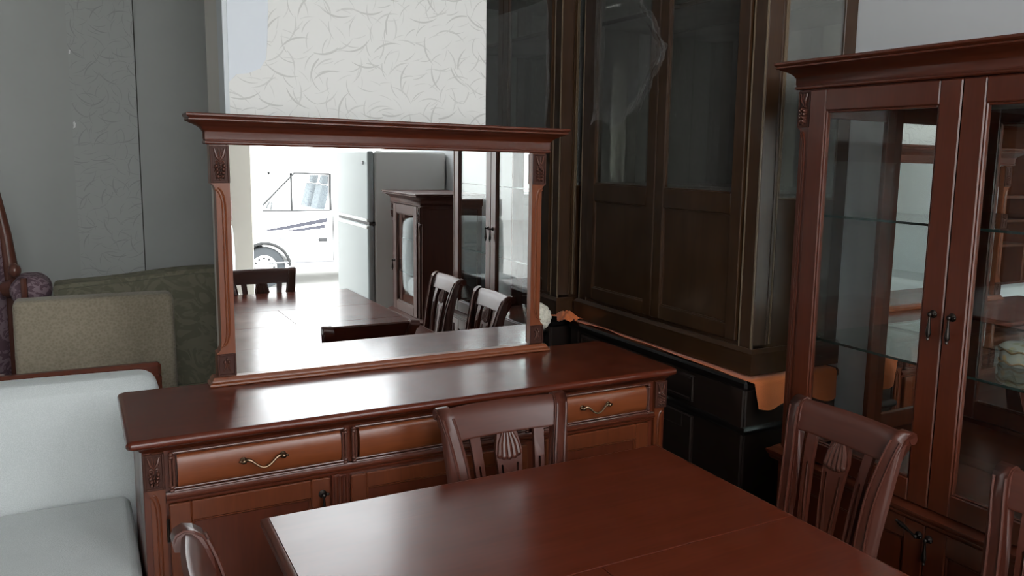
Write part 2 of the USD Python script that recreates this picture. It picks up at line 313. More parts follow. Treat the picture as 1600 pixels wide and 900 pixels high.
# ------------------------------------------------------------------ outside
SZ, VY = -.50, -8.0
structure('street', trimesh.creation.box(bounds=[(-30, -40, SZ-.2), (40, YF-1.2, SZ)]), concrete, 'sunlit pale street outside the shop, seen in the mirror', 'street')
structure('trim_1', [trimesh.creation.box(bounds=[(-6, YF-1.25, SZ), (8, YF-.2, -.02)])], concrete, 'pale concrete step in front of the shop', 'step')
pp = structure('trim_2', cb(.70, 1.33, -2.85, -2.45, -.02, 4.6, .01), outercream, 'cream pillar of the shop front seen at the left edge of the mirror', 'pillar', smooth=False)
hs = structure('opposite_house', trimesh.creation.box(bounds=[(-14, -24, SZ), (22, -20, 5.5)]), render, 'white house front across the street, seen in the mirror', 'house')
part(hs, 'drainpipe', tube([(3.42, -19.93, SZ), (3.42, -19.93, 5.4)], .06, 10), simple('pink_pipe_paint', (.55, .33, .33), .6), label='pinkish drainpipe')

# ------------------------------------------------------------------ shared furniture pieces (front faces -y, x to the right)
def corner_post(xo, xi, z0, z1, zblock, y0, y1, zfoot=None, cut=.014):
    """A pilaster seen from the front: xo is the outer edge; below its carved block the outer edge swings in, and out again above a foot block."""
    s = 1 if xi > xo else -1; c = s*cut; n = 8; R = cut*2.0; pts = [(xi, z1), (xo, z1), (xo, zblock)]
    pts += [(xo+c*math.sin(t), zblock-R*(1-math.cos(t))) for t in np.linspace(.2, math.pi/2, n)]
    lo = z0 if zfoot is None else zfoot
    if zfoot is not None:
        pts += [(xo+c*math.cos(t), zfoot+R*(1-math.sin(t))) for t in np.linspace(0, math.pi/2, n)]
        pts += [(xo, zfoot), (xo, z0)]
    else: pts += [(xo+c, z0)]
    pts += [(xi, z0)]
    pl = Polygon(pts)
    m = [prism(pl.buffer(-.0012, join_style=2), 'xz', y0, y1), prism(pl.buffer(-.003, join_style=2), 'xz', y0-.0015, y0)]
    # raised reed following the curve, on the face
    w = abs(xi-xo); xm = xo+s*(w*.70); xa = xo+s*(cut+.006)
    a0 = zblock-.012; reed = [(xa-s*.002, y0-.002, a0-.004)]+[(xm-(xm-xa)*math.cos(t), y0-.002, a0-.05*(1-math.cos(t))-.008) for t in np.linspace(.15, math.pi/2, 7)]
    reed = [(xa+(xm-xa)*math.sin(t), y0-.002, a0-.06*(1-math.cos(t))) for t in np.linspace(0, math.pi/2, 8)]
    bt = lo+.02
    reed += [(xm, y0-.002, z) for z in np.linspace(a0-.08, bt+.07, 4)]
    if zfoot is not None: reed += [(xa+(xm-xa)*math.cos(t), y0-.002, bt+.06*(1-math.sin(t))) for t in np.linspace(0, math.pi/2, 8)]
    else: reed += [(xm, y0-.002, bt)]
    m.append(tube(reed, .0032, 6)); m.append(tube([(p[0]-s*.008, p[1], p[2]-.004) for p in reed], .002, 5))
    return m
def carving_big(cx, y, z0, z1, w):
    """Two leaf blades over scrolls and a hanging bunch of berries."""
    h = z1-z0; o = []
    for s in (-1, 1):
        o.append(tube([(cx+s*.01*w, y, z0+.60*h), (cx+s*.22*w, y-.006, z0+.76*h), (cx+s*.36*w, y-.004, z0+.99*h)], [.07*w, .10*w, .06*w], 6))
        o.append(tube([(cx+s*.0*w, y-.001, z0+.64*h), (cx+s*.08*w, y-.003, z0+.80*h), (cx+s*.11*w, y-.002, z0+.98*h)], [.04*w, .05*w, .03*w], 6))
        th = np.linspace(0, 5.2, 14); rr = np.linspace(.13, .05, 14)*w
        o.append(tube(np.c_[cx+s*(.19*w-rr*np.cos(th)*.9), np.full(14, y-.003), z0+.56*h+rr*np.sin(th)*.9], (.055*w), 6))
        for k in range(4):
            o.append(ell((cx+s*(.25-.030*k)*w, y-.004, z0+(.45-.112*k)*h), (.125*w, .011, .062*h), sub=2))
            o.append(ell((cx+s*(.37-.045*k)*w, y-.001, z0+(.40-.112*k)*h), (.05*w, .006, .035*h), sub=1))
    for k in range(4): o.append(ell((cx, y-.005, z0+(.50-.125*k)*h), (.075*w, .010, .05*h), sub=2))
    o.append(ell((cx, y-.003, z0+.03*h), (.08*w, .005, .035*h)))
    return o
def carving_small(cx, y, z0, z1, w):
    """A little trefoil with two drooping leaf tails."""
    h = z1-z0; o = []
    for s in (-1, 1):
        o.append(ell((cx+s*.14*w, y-.003, z0+.66*h), (.11*w, .006, .11*h)))
        o.append(tube([(cx+s*.07*w, y-.002, z0+.62*h), (cx+s*.10*w, y-.004, z0+.40*h), (cx+s*.26*w, y-.002, z0+.10*h)], [.07*w, .075*w, .03*w], 6))
    o.append(ell((cx, y-.003, z0+.84*h), (.08*w, .005, .09*h))); o.append(tube([(cx, y-.002, z0+.55*h), (cx, y-.002, z0+.22*h)], [.05*w, .02*w], 6))
    return o
def block(x0, x1, z0, z1, y, big=True):
    """Sunk panel with the carving in it: (frame pieces, carving pieces)."""
    e = min(.006, (x1-x0)*.12); f = [frame(x0, x1, z0, z1, e, y-.004, y+.003, r=.001)]
    c = (carving_big if big else carving_small)((x0+x1)/2, y, z0+e*1.3, z1-e*1.1, (x1-x0)-2*e)
    return f, c
def drop_pull(cx, y, z, swing=0.):
    """Rosette and hanging teardrop."""
    d = lathe([(0, 0), (.0025, 0), (.003, -.012), (.0035, -.022), (.006, -.040), (.0075, -.050), (.005, -.058), (.003, -.061), (.0045, -.066), (0, -.070)], n=12)
    d.apply_transform(trimesh.transformations.rotation_matrix(swing, (0, 1, 0))); d.apply_translation((cx, y-.016, z))
    return [lathe([(0, 0), (.011, 0), (.011, .002), (.007, .005), (.004, .008), (.004, .018), (0, .019)], (cx, y, z), 'y', 14), ell((cx, y-.017, z), (.006, .005, .006)), ell((cx+.012, y-.012, z+.001), (.005, .004, .004), sub=1), d]
def swan_bail(cx, y, z, w=.05):
    t = np.linspace(-1, 1, 25); zz = np.where(np.abs(t) < .62, -.020*np.cos(t/.62*math.pi/2)**1.1, .004*np.sin((np.abs(t)-.62)/.38*math.pi))
    yy = y-.012-.008*np.cos(t*math.pi/2)
    o = [tube(np.c_[cx+t*w, yy, z+zz], .0032+.0012*np.exp(-((np.abs(t)-.75)/.2)**2), 8)]
    for s in (-1, 1):
        o.append(lathe([(0, 0), (.009, 0), (.009, .002), (.005, .006), (.004, .013), (0, .015)], (cx+s*w, y, z), 'y', 12)); o.append(ell((cx+s*w, y-.014, z), (.007, .005, .006)))
        o.append(ell((cx+s*(w+.008), y-.012, z+.001), (.005, .003, .003), sub=1))
    return o
CORNICE = [(0, 0), (.008, .0), (.012, .004), (.012, .008), (.009, .011), (.009, .014), (.0105, .0165), (.0105, .036), (.013, .040), (.0165, .045), (.0245, .052), (.036, .058), (.048, .0625), (.050, .065), (.056, .066), (.0585, .0685), (.0585, .072), (.056, .0745), (.0605, .077), (.0635, .0805), (.0635, .085), (.0605, .088), (-.002, .088)]
def cornice(x0, x1, y0, y1, z, scale=1.):
    """Overhanging moulding along the left side, the front and the right side."""
    pr = [(a*scale, z+b_*scale) for a, b_ in CORNICE]
    return [mould(pr, [(x0, y1), (x0, y0), (x1, y0), (x1, y1)][::-1] if False else [(x1, y1), (x1, y0), (x0, y0), (x0, y1)][::-1]), trimesh.creation.box(bounds=[(x0, y0, z+.001), (x1, y1, z+.087*scale)])]
def panel_door(P, x0, x1, z0, z1, y, mats, stile=.055, th=.02, pane_m=None, name='door', pull=None, panelmat=None, double=False, lip=.004):
    """Frame door with a sunk wooden panel or a glass pane; pull = (x, z, swing)."""
    bm = [frame(x0, x1, z0, z1, stile, y-th, y+.002, r=.003), frame(x0+stile-.001, x1-stile+.001, z0+stile-.001, z1-stile+.001, .007, y-th+lip, y, r=.0025)]
    if double: bm.append(frame(x0+stile+.012, x1-stile-.012, z0+stile+.012, z1-stile-.012, .006, y-th+.010, y, r=.002))
    d = part(P, name, bm, mats['z'])
    inx0, inx1, inz0, inz1 = x0+stile+.004, x1-stile-.004, z0+stile+.004, z1-stile-.004
    if pane_m is not None: part(d, 'glass_pane', trimesh.creation.box(bounds=[(inx0, y-.009, inz0), (inx1, y-.005, inz1)]), pane_m, False)
    else: part(d, 'panel', cb(inx0, inx1, y-.007, y+.001, inz0, inz1, .001), (panelmat or mats)['z'], False)
    if pull: part(d, 'drop_handle', drop_pull(pull[0], y-th, pull[1], pull[2]), bronze, label='dark drop handle')
    return d

# ------------------------------------------------------------------ sideboard
SBX, SBY = .914, 2.235
sb = thing('sideboard', 'long mahogany sideboard with three bulging drawers, carrying the dresser mirror', 'sideboard', (SBX, SBY, 0))
W = .812
def sideboard():
    part(sb, 'body', [cb(-W, -W+.02, .0, .455, .08, .846), cb(W-.02, W, .0, .455, .08, .846), cb(-W+.02, W-.02, .44, .455, .08, .846), cb(-W+.02, W-.02, .012, .44, .08, .10), cb(-W+.02, W-.02, .012, .44, .826, .846),
                      cb(-W+.02, W-.02, .006, .024, .10, .84, .001)], mah['z'])
    tp = Polygon([(-.846, -.018), (-.834, -.030), (.834, -.030), (.846, -.018), (.846, .455), (.830, .470), (-.830, .470), (-.846, .455)])
    nose = [(0, .857), (.003, .857), (.0075, .8595), (.010, .864), (.010, .870), (.0075, .8755), (.003, .8795), (-.003, .8805), (-.006, .880), (-.006, .857)]
    pth = list(tp.buffer(-.010, join_style=2).exterior.coords)[:-1]
    if Polygon(pth).exterior.is_ccw is False: pth = pth[::-1]
    part(sb, 'top', [prism(tp.buffer(-.012, join_style=2), 'xy', .857, .880), mould(nose, pth, True)], tabw['x'], 40, label='glossy mahogany top')
    und = [(0, .838), (.004, .838), (.006, .842), (.010, .844), (.013, .850), (.018, .853), (.018, .857), (-.004, .857), (-.004, .838)]
    part(sb, 'under_moulding', mould(und, [(-W+.006, .44), (-W+.006, .004), (W-.006, .004), (W-.006, .44)]), mah['x'], 40)
    for s in (-1, 1):
        xo, xi = s*W, s*(W-.050)
        a, c = corner_post(xo, xi, .09, .838, .741, -.006, .02), None
        ps = part(sb, 'corner_post', a, dow['z'])
        f, c = block(min(xo, xi)+.001, max(xo, xi)-.001, .742, .836, -.008)
        cbk = part(sb, 'carved_block', f+[cb(min(xo, xi)+.002, max(xo, xi)-.002, -.009, -.004, .743, .835, .0005)], carveground, 40)
        part(cbk, 'carving', c, carvew, 50, label='carved leaves and berries')
    X = [(-.756, -.300), (-.292, .272), (.280, .742)]
    for k, (a, c) in enumerate(X):
        # bulging drawer front
        prof = [(.0, .740)]+[(-.016*math.sin(t)**.8, .740+.087*(1-math.cos(t))/2) for t in np.linspace(.12, math.pi-.12, 13)]+[(.0, .827), (.006, .827), (.006, .740)]
        body = prism(Polygon(prof), 'yz', a+.022, c-.022); body.apply_translation((0, -.004, 0))
        dr = part(sb, 'drawer', body, orw['x'], 40)
        if k != 1: part(dr, 'bail_handle', swan_bail((a+c)/2, -.020, .789), brass, label='antique brass swan-neck handle')
        bm = []
        for zz in (.7315, .7395): bm.append(tube([(a+.012, -.008, zz), (c-.012, -.008, zz)], .0032, 8))
        bm.append(tube([(a+.012, -.008, .8325), (c-.012, -.008, .8325)], .0034, 8))
        for xx in (a+.006, a+.0145, c-.006, c-.0145): bm.append(tube([(xx, -.009, .744), (xx, -.009, .823)], .0037, 8))
        for xx in (a+.008, c-.008):
            for zz in (.7355, .744, .822, .8305): bm.append(ell((xx, -.011, zz), (.0066, .0065, .005), sub=2))
        part(sb, 'bead_border', bm, carvew, 40)
    rail = [(-.004, .700), (.006, .700), (.008, .704), (.008, .708), (.013, .711), (.016, .716), (.016, .720), (.010, .724), (.008, .729), (-.004, .729)]
    part(sb, 'waist_moulding', mould(rail, [(-W+.05, .002), (W-.05, .002)]), mah['x'], 40)
    panel_door(sb, -.757, -.352, .10, .698, .004, dow, .052, .016, pull=(-.374, .655, 0.), panelmat=mah)
    panel_door(sb, -.292, .272, .10, .690, .010, dow, .045, .016, panelmat=mah, double=True)
    panel_door(sb, .332, .737, .10, .698, .004, dow, .052, .016, pull=(.354, .655, 0.), panelmat=mah)
    for a in (-.346, .298):
        part(sb, 'divider', [cb(a, a+.048, -.004, .01, .09, .70, .002)]+[tube([(a+q, -.005, .10), (a+q, -.005, .695)], .005, 6) for q in (.012, .024, .036)], mah['z'], 40)
    part(sb, 'hinge', [tube([(-.760, -.010, .60), (-.760, -.010, .66)], .004, 8)], bronze)
    part(sb, 'plinth', [cb(-W, W, -.006, .45, 0.0, .082, .006), mould([(0, .070), (.010, .070), (.012, .076), (.006, .086), (0, .092), (-.004, .092), (-.004, .070)], [(-W, .44), (-W, -.006), (W, -.006), (W, .44)])], mah['x'])
sideboard()

# ------------------------------------------------------------------ dresser mirror on the sideboard
dm = thing('dresser_mirror', 'wide mahogany framed mirror with cornice standing on the sideboard', 'mirror', (.90, 2.650, .880))
def dresser_mirror():
    X0, X1, Z0, ZT = -.563, .563, .026, .728      # frame outside; the cornice starts at ZT
    base = [(0, 0), (.014, 0), (.016, .003), (.015, .008), (.009, .012), (.009, .015), (.006, .020), (.002, .026), (-.02, .026), (-.02, 0)]
    part(dm, 'base_moulding', [mould(base, [(X0-.008, .05), (X0-.008, 0), (X1+.008, 0), (X1+.008, .05)]), trimesh.creation.box(bounds=[(X0, .0, .0005), (X1, .05, .025)])], orw['x'], 40)
    for s in (-1, 1):
        xo, xi = s*.563, s*.508
        part(dm, 'frame_stile', corner_post(xo, xi, Z0, ZT, .612, 0., .05, zfoot=.102, cut=.013), orw['z'], 40)
        lo, hi = min(xo, xi)+.001, max(xo, xi)-.001
        for z0, z1, big in ((.616, .724, True), (.030, .098, False)):
            f, c = block(lo, hi, z0, z1, -.003, big)
            cbk = part(dm, 'carved_block', f+[cb(lo+.001, hi-.001, -.0038, .0, z0+.001, z1-.001, .0004)], carveground, 40)
            part(cbk, 'carving', c, carvew, 50, label='carved leaves and berries' if big else 'small carved trefoil')
    part(dm, 'backboard', [trimesh.creation.box(bounds=[(-.51, .018, .02), (.51, .05, .74)])], mah['z'], False)
    part(dm, 'mirror_glass', trimesh.creation.box(bounds=[(-.51, .013, .024), (.51, .0178, .735)]), mirror, False, label='silvered mirror glass')
    part(dm, 'cornice', cornice(X0+.0, X1-.0, -.002, .05, ZT, 1.0), mah['x'], 40)
dresser_mirror()

# ------------------------------------------------------------------ dining table
TX, TY = .86, 1.085
tb = thing('dining_table', 'large glossy mahogany extending dining table in the foreground', 'table', (TX, TY, 0), -.008)
def table():
    hx, z0, z1 = .551, .748, .775
    ys = [-.782, -.185, .227, .785]; e = .016; g = .0012
    def leaf(x0, x1, y0, y1, lab=None): part(tb, 'table_leaf', cb(x0, x1, y0, y1, z0, z1, .0009), tabw['x'], False, label=lab)
    leaf(-hx+e, hx-e, ys[0]+e, ys[1]-g); leaf(-hx+e, hx-e, ys[2]+g, ys[3]-e)
    leaf(-hx+e, .008-g, ys[1]+g, ys[2]-g, 'half of the fold-out middle leaf'); leaf(.008+g, hx-e, ys[1]+g, ys[2]-g, 'half of the fold-out middle leaf')
    pr = [(-.0, z0-.006), (.010, z0-.006), (.014, z0), (.016, z0+.008), (.0155, z1-.010), (.013, z1-.006), (.006, z1-.0022), (.0006, z1-.0012), (0, z1-.003)]
    c = .012; R = [(-hx+e, ys[0]+e), (hx-e, ys[0]+e), (hx-e, ys[3]-e), (-hx+e, ys[3]-e)]
    part(tb, 'edge_moulding', mould(pr, R, True), mah['x'], 40)
    part(tb, 'apron', [frame(-hx+.06, hx-.06, 0, 1, .02, 0, 1)] and [cb(-hx+.06, hx-.06, ys[0]+.07, ys[0]+.092, .66, .748), cb(-hx+.06, hx-.06, ys[3]-.092, ys[3]-.07, .66, .748), cb(-hx+.06, -hx+.082, ys[0]+.092, ys[3]-.092, .66, .748), cb(hx-.082, hx-.06, ys[0]+.092, ys[3]-.092, .66, .748)], mah['x'])
    for sx in (-1, 1):
        for y in (ys[0]+.10, ys[3]-.10):
            part(tb, 'leg', lathe([(0, 0), (.022, 0), (.028, .03), (.020, .06), (.026, .10), (.034, .40), (.038, .52), (.026, .55), (.036, .57), (.036, .60), (.03, .62), (.038, .64), (.038, .70), (0, .70)], (sx*(hx-.095), y, 0), n=16), mah['z'], 40)
table()

# ------------------------------------------------------------------ dining chairs
BK = np.array([(0, -.272), (.20, -.228), (.44, -.205), (.60, -.222), (.72, -.240), (.80, -.260), (.86, -.280), (.905, -.302)])
def yb(z): return np.interp(z, BK[:, 0], BK[:, 1])
from scipy.interpolate import PchipInterpolator
_pb = PchipInterpolator(BK[:, 0], BK[:, 1])
def yb(z): return _pb(np.clip(z, 0, .905))
_flp = PchipInterpolator([0, .44, .60, .70, .76, .82, .905], [.150, .141, .141, .146, .153, .164, .182])
def _fl(z): return _flp(np.clip(z, 0, .905))
def bow(x): return -.016*(1-(np.asarray(x)/.19)**2)
def bent(poly, th, off=0.):
    """A board cut to the outline poly (x, z) and bent to the curve of the chair back."""
    m = prism(poly.segmentize(.02), 'xz', -th/2, th/2); v = m.vertices.copy(); v[:, 1] += yb(v[:, 2])+bow(v[:, 0])+off; return trimesh.Trimesh(v, m.faces, process=False)
def make_chair(label, loc, rz):
    P = thing('dining_chair', label, 'chair', loc, rz, 'dining chairs around the table')
    seat = soft(-.205, .205, -.19, .225, .435, .478, .018, .012); v = seat.vertices.copy(); v[:, 0] *= 1-.12*(.225-v[:, 1])/.415; seat = trimesh.Trimesh(v, seat.faces, process=False)
    part(P, 'seat', seat, seatfab, True, label='cream patterned seat pad')
    part(P, 'seat_frame', [cb(-.205, .205, .19, .215, .375, .437), cb(-.18, .18, -.195, -.172, .375, .437), cb(-.205, -.18, -.17, .19, .375, .437), cb(.18, .205, -.17, .19, .375, .437)], chw['x'])
    for s in (-1, 1):
        part(P, 'leg', lathe([(0, 0), (.013, 0), (.017, .05), (.022, .34), (.024, .375), (.024, .436), (0, .436)], (s*.185, .19, 0), n=12), chw['z'], 40)
        zz = np.r_[np.linspace(0, .80, 14), np.linspace(.82, .885, 6)]; th = np.interp(zz, [0, .44, .62, .80, .885], [.024, .040, .034, .036, .052])
        th = np.where(zz > .86, th*.9, th); f = np.c_[yb(zz)+th*.35, zz]; bk_ = np.c_[yb(zz)-th*.65, zz]
        top = [(yb(.885)+.011, .895), (yb(.895)+.001, .906), (yb(.9)-.014, .910), (yb(.9)-.028, .903), (yb(.9)-.034, .890), (yb(.9)-.030, .874)]
        pl = Polygon(np.vstack([f, top, bk_[::-1][1:]])).buffer(0)
        if pl.geom_type != 'Polygon': pl = max(pl.geoms, key=lambda g: g.area)
        def xs(z): return s*_fl(z)
        m = cat([prism(pl.segmentize(.05), 'yz', -.018, .018), prism(pl.buffer(-.004).segmentize(.05), 'yz', -.021, .021)]); v = m.vertices.copy(); v[:, 0] += xs(v[:, 2]); st = [trimesh.Trimesh(v, m.faces, process=False)]
        zr = np.r_[np.linspace(.45, .80, 10), np.linspace(.82, .885, 5)]; tf = np.interp(zr, [0, .44, .62, .80, .885], [.024, .040, .034, .036, .047])
        for q in (-.0145, .0145): st.append(tube(np.c_[xs(zr)+q, yb(zr)+tf*.35+.0005, zr], .0042, 6))
        st.append(tube([(xs(.9)-.020, yb(.9)-.016, .890), (xs(.9)+.020, yb(.9)-.017, .889)], .0145, 12))
        part(P, 'back_post', st, chw['z'], 40)
    xs_ = np.linspace(-.162, .162, 13); rings = []
    for x in xs_:
        lift = .002*(1-(x/.168)**2); sec = []
        for z, o in [(.822, .008), (.828, .011), (.875+lift, .011), (.890+lift, .010), (.901+lift, .004), (.904+lift, -.006), (.898+lift, -.014), (.880+lift, -.012), (.828, -.011), (.822, -.008)]:
            sec.append((x, float(yb(min(z, .9)))+float(bow(x))+o, z))
        rings.append(sec)
    V = np.array(rings).reshape(-1, 3); n = 10; Fs = []
    for i in range(12):
        for j in range(n): a, b_ = i*n+j, i*n+(j+1) % n; Fs += [[a, b_, b_+n], [a, b_+n, a+n]]
    for o, rev in ((0, 1), (12*n, 0)):
        for j in range(1, n-1): t = [o, o+j, o+j+1]; Fs.append(t[::-1] if rev else t)
    rl = trimesh.Trimesh(V, Fs, process=False); rl.fix_normals(); part(P, 'top_rail', rl, chw['x'], 40)
    part(P, 'lower_rail', bent(sbox(-.130, .130, .476, .505), .02), chw['x'])
    for s in (-1, 1):
        xt, xb = s*.100, s*.074
        pl = Polygon([(xt-.0155, .826), (xt+.0155, .826), (xb+.012, .495), (xb-.012, .495)])
        def cx(z): return xb+(xt-xb)*(z-.495)/.331
        slot = LineString([(cx(z), z) for z in np.linspace(.53, .742, 8)]).buffer(.0034)
        part(P, 'slat', bent(pl.difference(slot), .013), chw['z'])
    pl = Polygon([(-.030, .826), (.030, .826), (.041, .775), (.038, .74), (.021, .495), (-.021, .495), (-.038, .74), (-.041, .775)])
    for s in (-1, 1): pl = pl.difference(LineString([(s*.024, .735), (s*.011, .53)]).buffer(.0033))
    sp = part(P, 'splat', bent(pl, .013), chw['z'])
    sh = []
    for k in range(-2, 3):
        a = k*.42; x0, z0_ = .010*k, .822; x1, z1_ = .034*math.sin(a)*1.15, .775-.022*math.cos(a)
        pts = [(x0*.7, 0, z0_), ((x0+x1)/2*1.02, 0, (z0_+z1_)/2+.004), (x1, 0, z1_+.004)]
        pts = [(x, float(yb(z))+float(bow(x))+.0085, z) for x, _, z in pts]
        sh.append(tube(pts, [.0045, .0075, .0085], 8)); sh.append(ell(pts[-1], (.0095, .007, .0095), sub=2))
    part(sp, 'carved_shell', sh, shellw, 40, label='carved shell on the splat')
    return P
CA = make_chair('mahogany dining chair between the table and the sideboard, its back towards the drawers', (1.006, 1.745, 0), math.pi)
for lab, loc, rz in [('mahogany dining chair on the right, its whole back seen before the glass cabinet', (1.510, 1.512, 0), math.pi/2),
                     ('mahogany dining chair at the right picture edge, only one back post in view', (1.520, .880, 0), math.pi/2),
                     ('mahogany dining chair at the bottom left, only its curved post top in view', (.445, 1.400, 0), -math.pi/2),
                     ('dark dining chair at the table end, seen only in the dresser mirror', (.905, .525, 0), 0.)]:
    copy(CA, 'dining_chair', lab, loc, rz)

# ------------------------------------------------------------------ glass display cabinets along the right wall
def display_cabinet(name, label, loc, w, d, zw, zt, doors, side_glass=True, shelves=(), corner=.052, stile=.062, mah=mah):
    """w half width, zw waist height, zt where the cornice starts; faces -y, turned to face the room."""
    P = thing(name, label, 'cabinet', loc, -math.pi/2)
    car = [cb(-w, w, .0, d, .06, .10), cb(-w, w, .0, d, zw-.012, zw+.012), cb(-w, w, 0, d, zt-.02, zt+.002), cb(-w, -w+.02, .0, d, .10, zw-.012), cb(w-.02, w, .0, d, .10, zw-.012), cb(-w+.02, w-.02, d-.01, d, .10, zw-.012)]
    for s in (-1, 1):
        a, c = (-w, -w+.02) if s < 0 else (w-.02, w)
        if side_glass == 'part':
            car += [cb(a, c, 0, d*.70, zw+.012, zt-.02), cb(a, c, d-.03, d, zw+.012, zt-.02)]
        elif side_glass:
            car += [cb(a, c, 0, .045, zw+.012, zt-.02), cb(a, c, d-.05, d, zw+.012, zt-.02), cb(a, c, .045, d-.05, zw+.012, zw+.07), cb(a, c, .045, d-.05, zt-.08, zt-.02)]
        else: car.append(cb(a, c, 0, d, zw+.012, zt-.02))
    body = part(P, 'body', car, mah['z'])
    if side_glass:
        y0 = d*.70 if side_glass == 'part' else .045; y1 = d-.03 if side_glass == 'part' else d-.05; q = 0 if side_glass == 'part' else .058
        for s in (-1, 1): part(body, 'side_pane', trimesh.creation.box(bounds=[(s*(w-.01)-.002, y0-.004, zw+.012+q-.004), (s*(w-.01)+.002, y1+.004, zt-.02-q+.004)]), glass, False)
    part(P, 'back_mirror', trimesh.creation.box(bounds=[(-w+.021, d-.012, zw+.013), (w-.021, d-.001, zt-.021)]), cabmirror, False, label='mirrored back')
    for z in shelves: part(P, 'glass_shelf', trimesh.creation.box(bounds=[(-w+.022, .045, z-.003), (w-.022, d-.014, z+.003)]), shelfglass, False)
    for z in shelves: part(P, 'shelf_edge', trimesh.creation.box(bounds=[(-w+.022, .041, z-.0032), (w-.022, .0448, z+.0032)]), edgeglass, False, label='dark green polished front edge of a glass shelf')
    for s in (-1, 1):
        xo, xi = s*w, s*(w-corner)
        part(P, 'corner_post', corner_post(xo, xi, zw+.01, zt-.002, zt-.115, -.010, .004, cut=.016), mah['z'], 40)
        f, c = block(min(xo, xi)+.003, max(xo, xi)-.003, zt-.112, zt-.006, -.012)
        cbk = part(P, 'carved_block', f+[cb(min(xo, xi)+.004, max(xo, xi)-.004, -.0125, -.009, zt-.111, zt-.007, .0005)], carveground, 40)
        part(cbk, 'carving', c, carvew, 50, label='carved leaves and berries')
        part(P, 'lower_post', [cb(min(xo, xi), max(xo, xi), -.008, .002, .09, zw-.02, .003), tube([(xo-s*corner/2, -.009, .14), (xo-s*corner/2, -.009, zw-.06)], .005, 6)], mah['z'], 40)
    n = doors; x0 = -w+corner; dw = (2*w-2*corner)/n
    for k in range(n):
        a, c = x0+k*dw+.0012, x0+(k+1)*dw-.0012
        hx = (c-.026 if k == 0 else a+.026) if n > 1 else c-.026
        panel_door(P, a, c, zw+.028, zt-.004, 0, mah, stile, .020, pane_m=glass, name='glass_door', pull=(hx, zw+(zt-zw)*.478, 0.))
        panel_door(P, a, c, .11, zw-.018, 0, mah, stile, .018, name='lower_door', pull=(hx+(.012 if k == 0 else -.012) if n > 1 else hx, zw-.052, -1.95 if False else (1.9 if (k == 0 and n > 1) else 0.)))
    pr = [(-.004, zw-.018), (.020, zw-.018), (.024, zw-.012), (.024, zw-.006), (.028, zw-.002), (.032, zw+.006), (.032, zw+.012), (.026, zw+.016), (.018, zw+.020), (.012, zw+.026), (-.004, zw+.026)]
    part(P, 'waist_moulding', mould(pr, [(-w, d), (-w, -.002), (w, -.002), (w, d)]), mah['x'], 40)
    part(P, 'cornice', cornice(-w, w, -.008, d, zt, .92), mah['x'], 40)
    part(P, 'plinth', [cb(-w-.01, w+.01, -.015, d, 0, .075, .006), mould([(0, .06), (.014, .06), (.014, .07), (.004, .085), (-.004, .085), (-.004, .06)], [(-w, d), (-w, -.008), (w, -.008), (w, d)])], mah['x'])
    return P
display_cabinet('glass_cabinet', 'tall mahogany display cabinet with two glass doors and mirrored back at the right edge', (1.91, 1.304, 0), .552, .43, .664, 1.812, 2, True, (1.054, 1.436))
display_cabinet('vitrine', 'lower mahogany display cabinet with one glass door, seen only in the dresser mirror', (1.90, -.03, 0), .285, .42, .50, 1.268, 1, 'part', (.78, 1.02), mah=vitw)

# floral tin standing on the lower glass shelf
ft = thing('floral_box', 'low round cream floral box with scalloped gold rims on the lower glass shelf', 'box', (2.215, 1.268, 1.0575))
part(ft, 'body', lathe([(0, 0), (.060, 0), (.062, .004), (.064, .020), (.062, .040), (0, .041)], n=28), floralfab, 40)
part(ft, 'lid', lathe([(0, .0415), (.066, .0415), (.067, .047), (.055, .055), (.025, .060), (0, .061)], n=28), floralfab, 40)
part(ft, 'gold_rim', [tube([(r*math.cos(t), r*math.sin(t), z+.0035*math.cos(9*t)) for t in np.linspace(0, 2*math.pi, 73)], .003, 6) for r, z in ((.066, .041), (.064, .008))], goldtrim, 40)
part(ft, 'knob', lathe([(0, .061), (.006, .061), (.005, .066), (.009, .071), (.006, .077), (0, .078)], n=14), bronze, 40)

